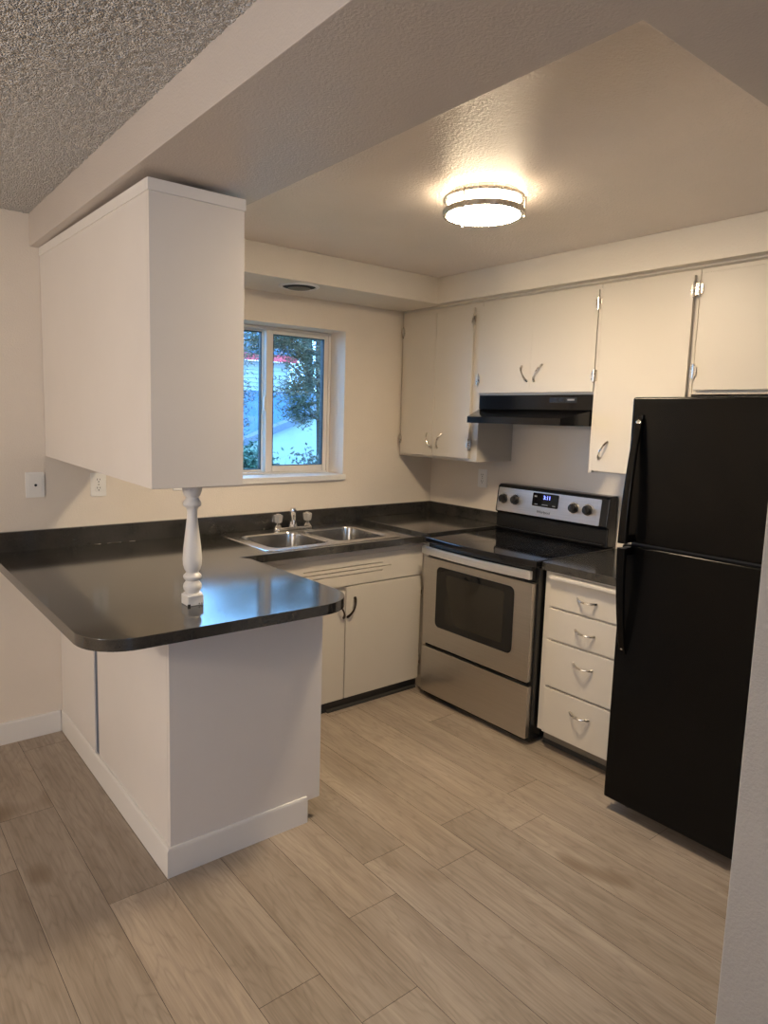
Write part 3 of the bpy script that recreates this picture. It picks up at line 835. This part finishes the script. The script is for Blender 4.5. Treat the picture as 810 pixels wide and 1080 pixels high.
# ------------------------------------------------------------------ refrigerator
def fridge():
    y1, y0 = -1.957, -2.645
    r = thing('refrigerator', 'tall black top-freezer refrigerator at the right edge of the kitchen', 'refrigerator', (-.44, -2.3, 0))
    obj('cabinet_shell', MB().box(-.770, -.06, y0+.004, y1-.004, .035, 1.664, .006), 'fridge', r)
    for x in (-.72, -.12):
        for y in (y0+.06, y1-.06):
            obj('levelling_foot', MB().lathe([(.022, 0), (.022, .012), (.010, .016), (.010, .036)], x, y, 16), 'blackplastic', r)
    obj('toe_grille', MB().box(-.765, -.7705, y0+.03, y1-.03, .04, .052), 'blackplastic', r)
    obj('gasket_and_shade_strip', MB().box(-.7705, -.7785, y0+.012, y1-.012, .06, 1.66), 'gasket_and_shade_strip', r)
    d1 = obj('freezer_door', MB().box(-.826, -.779, y0, y1, 1.1135, 1.669, .009, 3), 'fridge', r)
    d2 = obj('fridge_door', MB().box(-.826, -.779, y0, y1, .051, 1.1010, .009, 3), 'fridge', r)
    def hnd(zs, xs, parent, flip):
        m = MB(); pts = []
        w0 = .020
        vs = []; fs = []
        n = len(zs)
        for z, x, w_, d_ in zip(zs, xs, [.013 + .005*(i/(n-1)) for i in range(n)], [.012+.010*(i/(n-1)) for i in range(n)]):
            yc = -1.998
            sec = rrect(-w_, w_, -d_/2, d_/2, min(w_, d_/2)*.6, 3)
            for a, b in sec: vs.append((x+b, yc+a, z))
        k = len(rrect(-1, 1, -1, 1, .5, 3))
        for i in range(n-1):
            for j in range(k): fs.append((i*k+j, i*k+(j+1) % k, (i+1)*k+(j+1) % k, (i+1)*k+j))
        fs.append(tuple(range(k-1, -1, -1))); fs.append(tuple(range((n-1)*k, n*k)))
        m.add(vs, fs)
        zi = zs[-1]
        m.box(xs[-1]+.004, -.8255, -2.012, -1.984, min(zi, zi+flip*.03), max(zi, zi+flip*.03), .004)
        m.box(xs[0]-.002, -.8255, -2.010, -1.986, zs[0]-.015, zs[0]+.015, .004)
        return obj('handle', m, 'fridge', parent)
    n = 14
    zs = [1.588 - (1.588-1.1165)*i/n for i in range(n+1)]; xs = [-.834 - .056*math.sin((i/n)*PI/2)**.8 for i in range(n+1)]
    h1 = hnd(zs, xs, d1, 1)
    T = Matrix.Translation((-.8405, -1.998, 1.572)) @ Matrix.Rotation(-PI/2, 4, 'Y')
    lab(obj('badge', MB().lathe([(.011, 0), (.011, .003), (.008, .0045), (.002, .005)], 0, 0, 24, xf=T), 'chrome', h1), 'small round chrome badge')
    zs = [.682 + (1.098-.682)*i/n for i in range(n+1)]
    h2 = hnd(zs, xs, d2, -1)
    T = Matrix.Translation((-.8405, -1.998, .692)) @ Matrix.Rotation(-PI/2, 4, 'Y')
    lab(obj('screw_cap', MB().lathe([(.006, 0), (.006, .002), (.002, .003)], 0, 0, 16, xf=T), 'chrome', h2), 'small chrome screw cap')
    obj('hinge_cover', MB().box(-.81, -.74, y0+.01, y0+.06, 1.6695, 1.685, .004), 'blackplastic', r)
fridge()

# ------------------------------------------------------------------ hanging cabinet over the peninsula and its post
def hanging():
    r = thing('hanging_cabinet', 'white hanging cabinet under the beam, above the peninsula worktop', 'cabinet', (-2.31, -.66, 1.33))
    def tilt(mb):
        for v in mb.v:
            t = v.y/-1.329; v.z += .0155*(1-t) - .006*t if v.z < 2.0 else (.0155*(1-t) - .006*t)*(1 if v.z < 2.2755 else 1)
            v.z = min(v.z, 2.2765)
        return mb
    m = MB().box(-2.449, -2.164, -1.312, -.003, 1.334, 2.250, 0)
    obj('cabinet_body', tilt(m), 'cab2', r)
    obj('side_panel', tilt(MB().box(-2.466, -2.4495, -1.3122, -.003, 1.331, 2.2260, 0)), 'cab2', r)
    obj('end_panel', tilt(MB().box(-2.4662, -2.147, -1.3290, -1.3125, 1.331, 2.2260, .0015)), 'cab2', r)
    t1 = MB().box(-2.4695, -2.450, -1.3120, -.003, 2.2262, 2.262, 0)
    t2 = MB().box(-2.4697, -2.1435, -1.3325, -1.3122, 2.2262, 2.262, .0015)
    obj('top_moulding', tilt(t1), 'trim', r); obj('top_moulding', tilt(t2), 'trim', r)
    for a, c in ((-1.30, -.665), (-.66, -.03)):
        obj('door', tilt(MB().box(-2.1635, -2.147, a, c, 1.345, 2.222, .003)), 'cab2', r)
hanging()
def baluster():
    cx, cy = -2.297, -1.249; z0 = ZC; top = 1.3285; H = top - z0
    r = thing('turned_baluster', 'white turned wooden post standing on the worktop under the hanging cabinet', 'post', (cx, cy, z0))
    prof = [(150, .0425), (163, .039), (175, .033), (200, .031), (225, .026), (238, .0195), (246, .021), (262, .028), (280, .031), (294, .029), (303, .021), (320, .0172), (360, .0170),
            (450, .0225), (560, .0295), (640, .0325), (680, .0315), (710, .0265), (730, .0200), (738, .024), (750, .030), (760, .0312), (774, .0285), (786, .0205), (794, .025), (808, .030), (825, .0315), (845, .0290), (858, .024), (866, .0235)]
    pr = [(rr, z0 + (945-yy)/795*H) for yy, rr in prof][::-1]
    obj('turned_shaft', MB().lathe(pr, cx, cy, 36), 'trim', r, angle=60)
    zb = z0 + (945-866)/795*H; h = .0285
    m = MB().box(cx-h, cx+h, cy-h, cy+h, z0+.0005, zb-.006, .002)
    m.lathe([(.034, zb-.0065), (.031, zb-.001), (.024, zb+.0005)], cx, cy, 36)
    b = obj('base_block', m, 'trim', r)
    for q in ((cx-h-.0004, cx-h+.009, cy-h-.0006, cy-h+.004, z0+.0006, z0+.008), (cx+.010, cx+.015, cy-h-.0006, cy-h+.001, z0+.004, z0+.008), (cx+.019, cx+.024, cy-h-.0006, cy-h+.001, z0+.004, z0+.008)):
        lab(obj('paint_chip', MB().box(*q, .001), 'dark', b), 'dark spot of chipped paint')
baluster()

# ------------------------------------------------------------------ ceiling light and register
def lamp():
    cx, cy = -1.315, -1.60
    r = thing('ceiling_light', 'round flush ceiling light with two metal rings and lit frosted glass', 'ceiling light', (cx, cy, 2.27))
    obj('mounting_pan', MB().lathe([(.125, ZK-.0005), (.125, ZK-.010), (.118, ZK-.014)], cx, cy, 48), 'nickel', r)
    lab(obj('glass_drum', MB().lathe([(.122, ZK-.0145), (.128, 2.36), (.130, 2.335), (.129, 2.3205)], cx, cy, 56, cap=False), 'diffuser_side', r, angle=60), 'lit frosted glass side of the shade')
    prof = [(.129, 2.320), (.124, 2.311), (.108, 2.303), (.085, 2.296), (.05, 2.291), (.02, 2.2895)]
    lab(obj('glass_bowl', MB().lathe(prof, cx, cy, 56), 'diffuser', r, angle=60), 'glowing frosted glass bowl')
    for z, h in ((2.366, .006), (2.318, .010)):
        obj('metal_ring', MB().ring(cx, cy, z, .142, .006, h, 72), 'nickel', r)
    for k in range(3):
        a = math.radians(195 + 120*k); x, y = cx+.149*math.cos(a), cy+.149*math.sin(a)
        m = MB().tube([(x, y, 2.375), (x, y, 2.310)], .0035, 10)
        m.lathe([(.001, 2.302), (.005, 2.304), (.006, 2.309), (.005, 2.314), (.0035, 2.316)], x, y, 14)
        obj('ring_post', m, 'nickel', r)
lamp()
def register():
    cx, cy = -1.262, -.270
    r = thing('air_register', 'round dark ceiling air register in soffit above the window', 'vent', (cx, cy, ZS-.02))
    obj('flange', MB().lathe([(.108, ZS-.0005), (.106, ZS-.005), (.094, ZS-.009), (.086, ZS-.004)], cx, cy, 48, cap=False), 'trim', r)
    lab(obj('duct_shade', MB().lathe([(.0865, ZS-.0035), (.001, ZS-.0030)], cx, cy, 40), 'void_shade', r), 'black disc painting the shade inside the duct')  # flat disc, blackened to stand for the shaded duct
    obj('damper_plate', MB().lathe([(.060, ZS-.011), (.060, ZS-.013), (.02, ZS-.019), (.004, ZS-.020)], cx, cy, 40), 'toegrey', r)
    obj('damper_stem', MB().lathe([(.006, ZS-.0036), (.006, ZS-.0112)], cx, cy, 12), 'toegrey', r)
register()

# ------------------------------------------------------------------ outlets and plates
def plate(name, label, cat, c, axis, kind, group=None):
    """axis 'y': on the back wall facing -y; axis 'x': on the right wall facing -x"""
    X = Matrix.Translation(c) @ (Matrix.Identity(4) if axis == 'y' else Matrix.Rotation(-PI/2, 4, 'Z'))
    r = thing(name, label, cat, c, group)
    w2, h2 = (.0405, .0585) if kind == 'phone' else (.0370, .0575)
    obj('cover_plate', MB().prism(rrect(-w2, w2, -h2, h2, .004, 3), 'y', -.0065, -.0008, .0015, xf=X), 'plate', r, smooth=False)
    sl = MB(); fc = MB()
    if kind == 'phone':
        fc.box(-.030, .030, -.0080, -.0062, -.048, .048, .0006, xf=X)
        f = obj('insert', fc, 'plate', r, smooth=False)
        sl.lathe([(.006, 0), (.006, .0015), (.002, .002)], 0, 0, 14, xf=X @ Matrix.Translation((.002, -.0085, -.002)) @ Matrix.Rotation(PI/2, 4, 'X'))
        lab(obj('jack', sl, 'dark', f), 'dark round jack')
    else:
        for s in (-1, 1):
            f = obj('socket_face', MB().prism(rrect(-.0165, .0165, s*.0205-.0145, s*.0205+.0145, .010, 4), 'y', -.0085, -.0062, .0008, xf=X), 'plate', r)
            q = MB()
            q.box(-.0075, -.0050, -.0090, -.0084, s*.0205, s*.0205+.009, xf=X); q.box(.0050, .0075, -.0090, -.0084, s*.0205+.001, s*.0205+.008, xf=X)
            q.lathe([(.0030, 0), (.0028, .0006)], 0, 0, 12, xf=X @ Matrix.Translation((0, -.0084, s*.0205-.007)) @ Matrix.Rotation(PI/2, 4, 'X'))
            lab(obj('slots', q, 'dark', f), 'dark socket slots')
        q = MB().lathe([(.003, 0), (.003, .001), (.001, .0015)], 0, 0, 12, xf=X @ Matrix.Translation((0, -.0064, 0)) @ Matrix.Rotation(PI/2, 4, 'X'))
        obj('screw', q, 'nickel', r)
plate('phone_plate', 'cream wall plate with one round jack, left of the hanging cabinet', 'wall plate', (-2.5165, 0, 1.2145), 'y', 'phone')
plate('wall_outlet', 'cream duplex outlet on back wall under the hanging cabinet edge', 'outlet', (-2.2305, 0, 1.2045), 'y', 'duplex', 'duplex wall outlets')
plate('wall_outlet', 'duplex outlet mostly hidden behind the hanging cabinet, above the baluster', 'outlet', (-1.815, 0, 1.214), 'y', 'duplex', 'duplex wall outlets')
plate('wall_outlet', 'white duplex outlet on right wall beside the stove control panel', 'outlet', (0, -.4765, 1.199), 'x', 'duplex', 'duplex wall outlets')

# ------------------------------------------------------------------ outside the kitchen window
def siding():
    m, nt, b = new_mat('white_lap_siding'); setp(b, Roughness=.6)
    n = noise(nt, texco(nt), 3, 2)
    link(nt, ramp(nt, n, [(.3, (.28, .32, .32)), (.7, (.32, .36, .36))]), b.inputs['Base Color']); return m
MAT['siding'] = siding()
MAT['housewhite'] = paint('house_white', (.30, .35, .34), .7, 0, 60, .05)
MAT['fascia'] = paint('red_fascia', (.65, .05, .07), .5, 0, 60, .05)
MAT['shingle'] = paint('grey_shingle', (.055, .12, .21), .8, .5, 20, .15)
MAT['rake'] = paint('dark_rake', (.10, .12, .17), .6, 0, 60, .1)
MAT['bark'] = paint('bark', (.035, .026, .022), .9, .9, 30, .3)
MAT['grass'] = paint('lawn', (.10, .14, .06), .9, .6, 40, .3)
def leafmat(name, a, b_):
    m, nt, b = new_mat(name); setp(b, Roughness=.6)
    n = noise(nt, texco(nt), 5, 3)
    link(nt, ramp(nt, n, [(.35, a), (.65, b_)]), b.inputs['Base Color']); return m
MAT['needle'] = leafmat('pine_needles', (.030, .036, .020), (.085, .085, .045))
MAT['leaf'] = leafmat('shrub_leaves', (.020, .055, .040), (.05, .11, .07))
MAT['leaf2'] = leafmat('dark_shrub_leaves', (.03, .04, .035), (.08, .09, .07))
struct('ground', MB().box(-14, 16, .245, 18, -.5, -.35), 'grass')
def house():
    r = thing('neighbour_house', 'white sided house with red fascia and grey roof seen through window', 'house', (4.2, 9, -.35))
    m = MB()
    for k in range(12):
        z = 1.60 + k*.088
        m.prism([(9.60, z), (9.575, z), (9.592, z+.088), (9.60, z+.088)], 'x', -1.5, 4.72)
    m.box(-1.5, 4.72, 9.60, 11.6, 1.2, 2.66)
    obj('siding_wall', m, 'siding', r, smooth=False)
    obj('corner_board', MB().box(4.70, 4.76, 9.56, 9.62, 1.6, 2.66), 'housewhite', r)
    obj('fascia_board', MB().box(-1.6, 4.86, 9.40, 9.43, 2.66, 2.83), 'fascia', r)
    obj('upper_roof', MB().prism([(9.38, 2.80), (12, 3.6), (12, 3.72), (9.38, 2.90)], 'x', -1.6, 4.9), 'shingle', r)
    obj('lower_roof', MB().prism([(7.65, .62), (9.6, 1.96), (9.6, 2.06), (7.65, .70)], 'x', -1.5, 7.5), 'shingle', r)
    # white gable of the nearer wing under a sloping rake board
    obj('gable_wall', MB().prism([(2.2, -.35), (6.6, -.35), (6.6, 2.49), (2.2, .88)], 'y', 7.42, 7.58), 'housewhite', r)
    obj('rake_board', MB().prism([(2.15, .865), (6.7, 2.53), (6.7, 2.65), (2.15, .985)], 'y', 7.33, 7.60), 'rake', r)
    obj('base_wall', MB().box(-1.5, 4.0, 9.62, 9.7, -.35, 1.5), 'housewhite', r)
house()
def cluster(mb, c, R, n, rnd, ln, wd, flat=.7):
    vs = []; fs = []
    for i in range(n):
        d = Vector((rnd.gauss(0, 1), rnd.gauss(0, 1), rnd.gauss(0, 1)*flat))
        p = Vector(c) + d*R*.45
        t = Vector((rnd.uniform(-1, 1), rnd.uniform(-1, 1), rnd.uniform(-.7, .7))).normalized()
        s = t.cross(Vector((rnd.uniform(-1, 1), rnd.uniform(-1, 1), rnd.uniform(-1, 1)))).normalized()
        l = ln*rnd.uniform(.6, 1.2); w_ = wd*rnd.uniform(.7, 1.2)
        o = len(vs); vs += [p-t*l*.5, p+s*w_, p+t*l*.5, p-s*w_]; fs.append((o, o+1, o+2, o+3))
    mb.add(vs, fs)
def tree(label, x, y, lean, boughs, seed, group):
    rnd = random.Random(seed)
    r = thing('pine_tree', label, 'tree', (x, y, -.35), group)
    pts = []; N = 12
    for i in range(N+1):
        t = i/N; pts.append((x+lean*t*t + .03*math.sin(7*t), y+.04*math.sin(5*t), -.35+5.2*t))
    obj('trunk', MB().tube(pts, [.05*(1-.7*i/N)+.010 for i in range(N+1)], 9), 'bark', r)
    br = MB(); fo = MB()
    for (z, dx, dy, dz, sz, cnt) in boughs:
        a = Vector((x+lean*((z+.35)/5.2)**2, y, z)); b = a + Vector((dx, dy, dz)); m_ = a.lerp(b, .5) + Vector((0, 0, .12*abs(dx)))
        P_ = [a.lerp(m_, t/4).lerp(m_.lerp(b, t/4), t/4) for t in range(5)]
        br.tube(P_, [.022, .018, .014, .010, .005], 6)
        for k in range(cnt):
            t = rnd.uniform(.30, 1.0); c = a.lerp(m_, t).lerp(m_.lerp(b, t), t) + Vector((rnd.uniform(-.12, .12), rnd.uniform(-.15, .15), rnd.uniform(-.14, .08)))
            s = P_[3]; br.tube([a.lerp(b, max(.1, t-.2)), c], [.006, .002], 4)
            cluster(fo, c, sz*rnd.uniform(.7, 1.3), 85, rnd, .075, .006)
    obj('branches', br, 'bark', r); obj('foliage', fo, 'needle', r, smooth=False)
tree('dark pine with its trunk at the right edge of the window view', 1.545, 3.6, -.10,
     [(2.55, -.85, .0, -.18, .22, 16), (2.30, -1.0, .2, .10, .20, 14), (2.0, -.55, -.1, -.20, .20, 15), (1.72, -.45, .1, -.12, .18, 14), (2.75, -1.25, .3, -.15, .22, 14), (1.95, -.30, .0, .12, .16, 8),
      (2.62, -.45, -.2, .02, .2, 14), (2.45, -.7, -.1, -.02, .18, 12), (2.3, -.35, .1, -.05, .16, 10), (2.7, .8, .1, .1, .25, 10), (2.2, .6, .2, 0, .22, 8), (1.5, -.32, -.05, .06, .10, 3)], 5, 'pine trees outside the window')
tree('bushier pine behind the left window pane', .69, 5.4, .02,
     [(2.80, .66, .0, -.05, .28, 18), (2.50, .60, .1, -.15, .26, 16), (2.05, .62, -.1, -.18, .28, 22), (1.68, .60, 0, -.15, .28, 22), (1.32, .62, .1, -.06, .24, 14), (3.05, 1.05, .1, .0, .26, 12), (2.2, .9, .1, .25, .2, 8), (1.95, -.7, .1, 0, .28, 10)], 9, 'pine trees outside the window')
def far_tree():
    rnd = random.Random(31)
    r = thing('broad_tree', 'bare-looking tree far behind, right of the neighbour house', 'tree', (7.3, 12.6, -.35))
    obj('trunk', MB().tube([(7.3, 12.6, -.35), (7.32, 12.6, 1.5), (7.25, 12.6, 3.2), (7.3, 12.6, 5.0)], [.16, .13, .09, .03], 9), 'bark', r)
    br = MB(); fo = MB()
    for k in range(26):
        z = rnd.uniform(1.0, 4.6); a = rnd.uniform(0, 2*PI); L = rnd.uniform(.7, 1.9)*(1-.1*z)
        p = Vector((7.28, 12.6, z)); q = p + Vector((math.cos(a)*L, math.sin(a)*L, rnd.uniform(.3, 1.0)))
        br.tube([p, p.lerp(q, .5)+Vector((0, 0, .1)), q], [.045, .03, .008], 6)
        for j in range(3): cluster(fo, p.lerp(q, rnd.uniform(.4, 1)), .65, 22, rnd, .17, .03)
    obj('branches', br, 'bark', r); obj('foliage', fo, 'leaf2', r, smooth=False)
far_tree()
def bush(label, x, y, w_, h, seed, mat, n=26):
    rnd = random.Random(seed)
    r = thing('garden_shrub', label, 'shrub', (x, y, -.35), 'shrubs outside the window')
    st = MB(); fo = MB()
    for k in range(9):
        a = rnd.uniform(0, 2*PI); q = rnd.uniform(.2, .8)
        st.tube([(x+.05*math.cos(a), y+.05*math.sin(a), -.35), (x+w_*q*.5*math.cos(a), y+w_*q*.5*math.sin(a), (h-.35)*.5), (x+w_*q*math.cos(a), y+w_*q*math.sin(a), h-.15)], [.016, .010, .004], 6)
    for k in range(n):
        a = rnd.uniform(0, 2*PI); q = math.sqrt(rnd.random()); t = rnd.random()**.6
        c = (x+w_*q*math.cos(a)*(1-.35*t), y+w_*q*math.sin(a)*(1-.35*t), -.25+(h+.2)*t)
        cluster(fo, c, .20, 170, rnd, .045, .012)
    obj('stems', st, 'bark', r); obj('foliage', fo, mat, r, smooth=False)
bush('leafy shrub below the window beside the pine trunk', 0.74, 2.3, .36, 1.17, 21, 'leaf2', 40)
bush('dark green shrub low in the left window pane', -.22, 2.3, .22, 1.26, 22, 'leaf', 34)
bpy.context.view_layer.update()
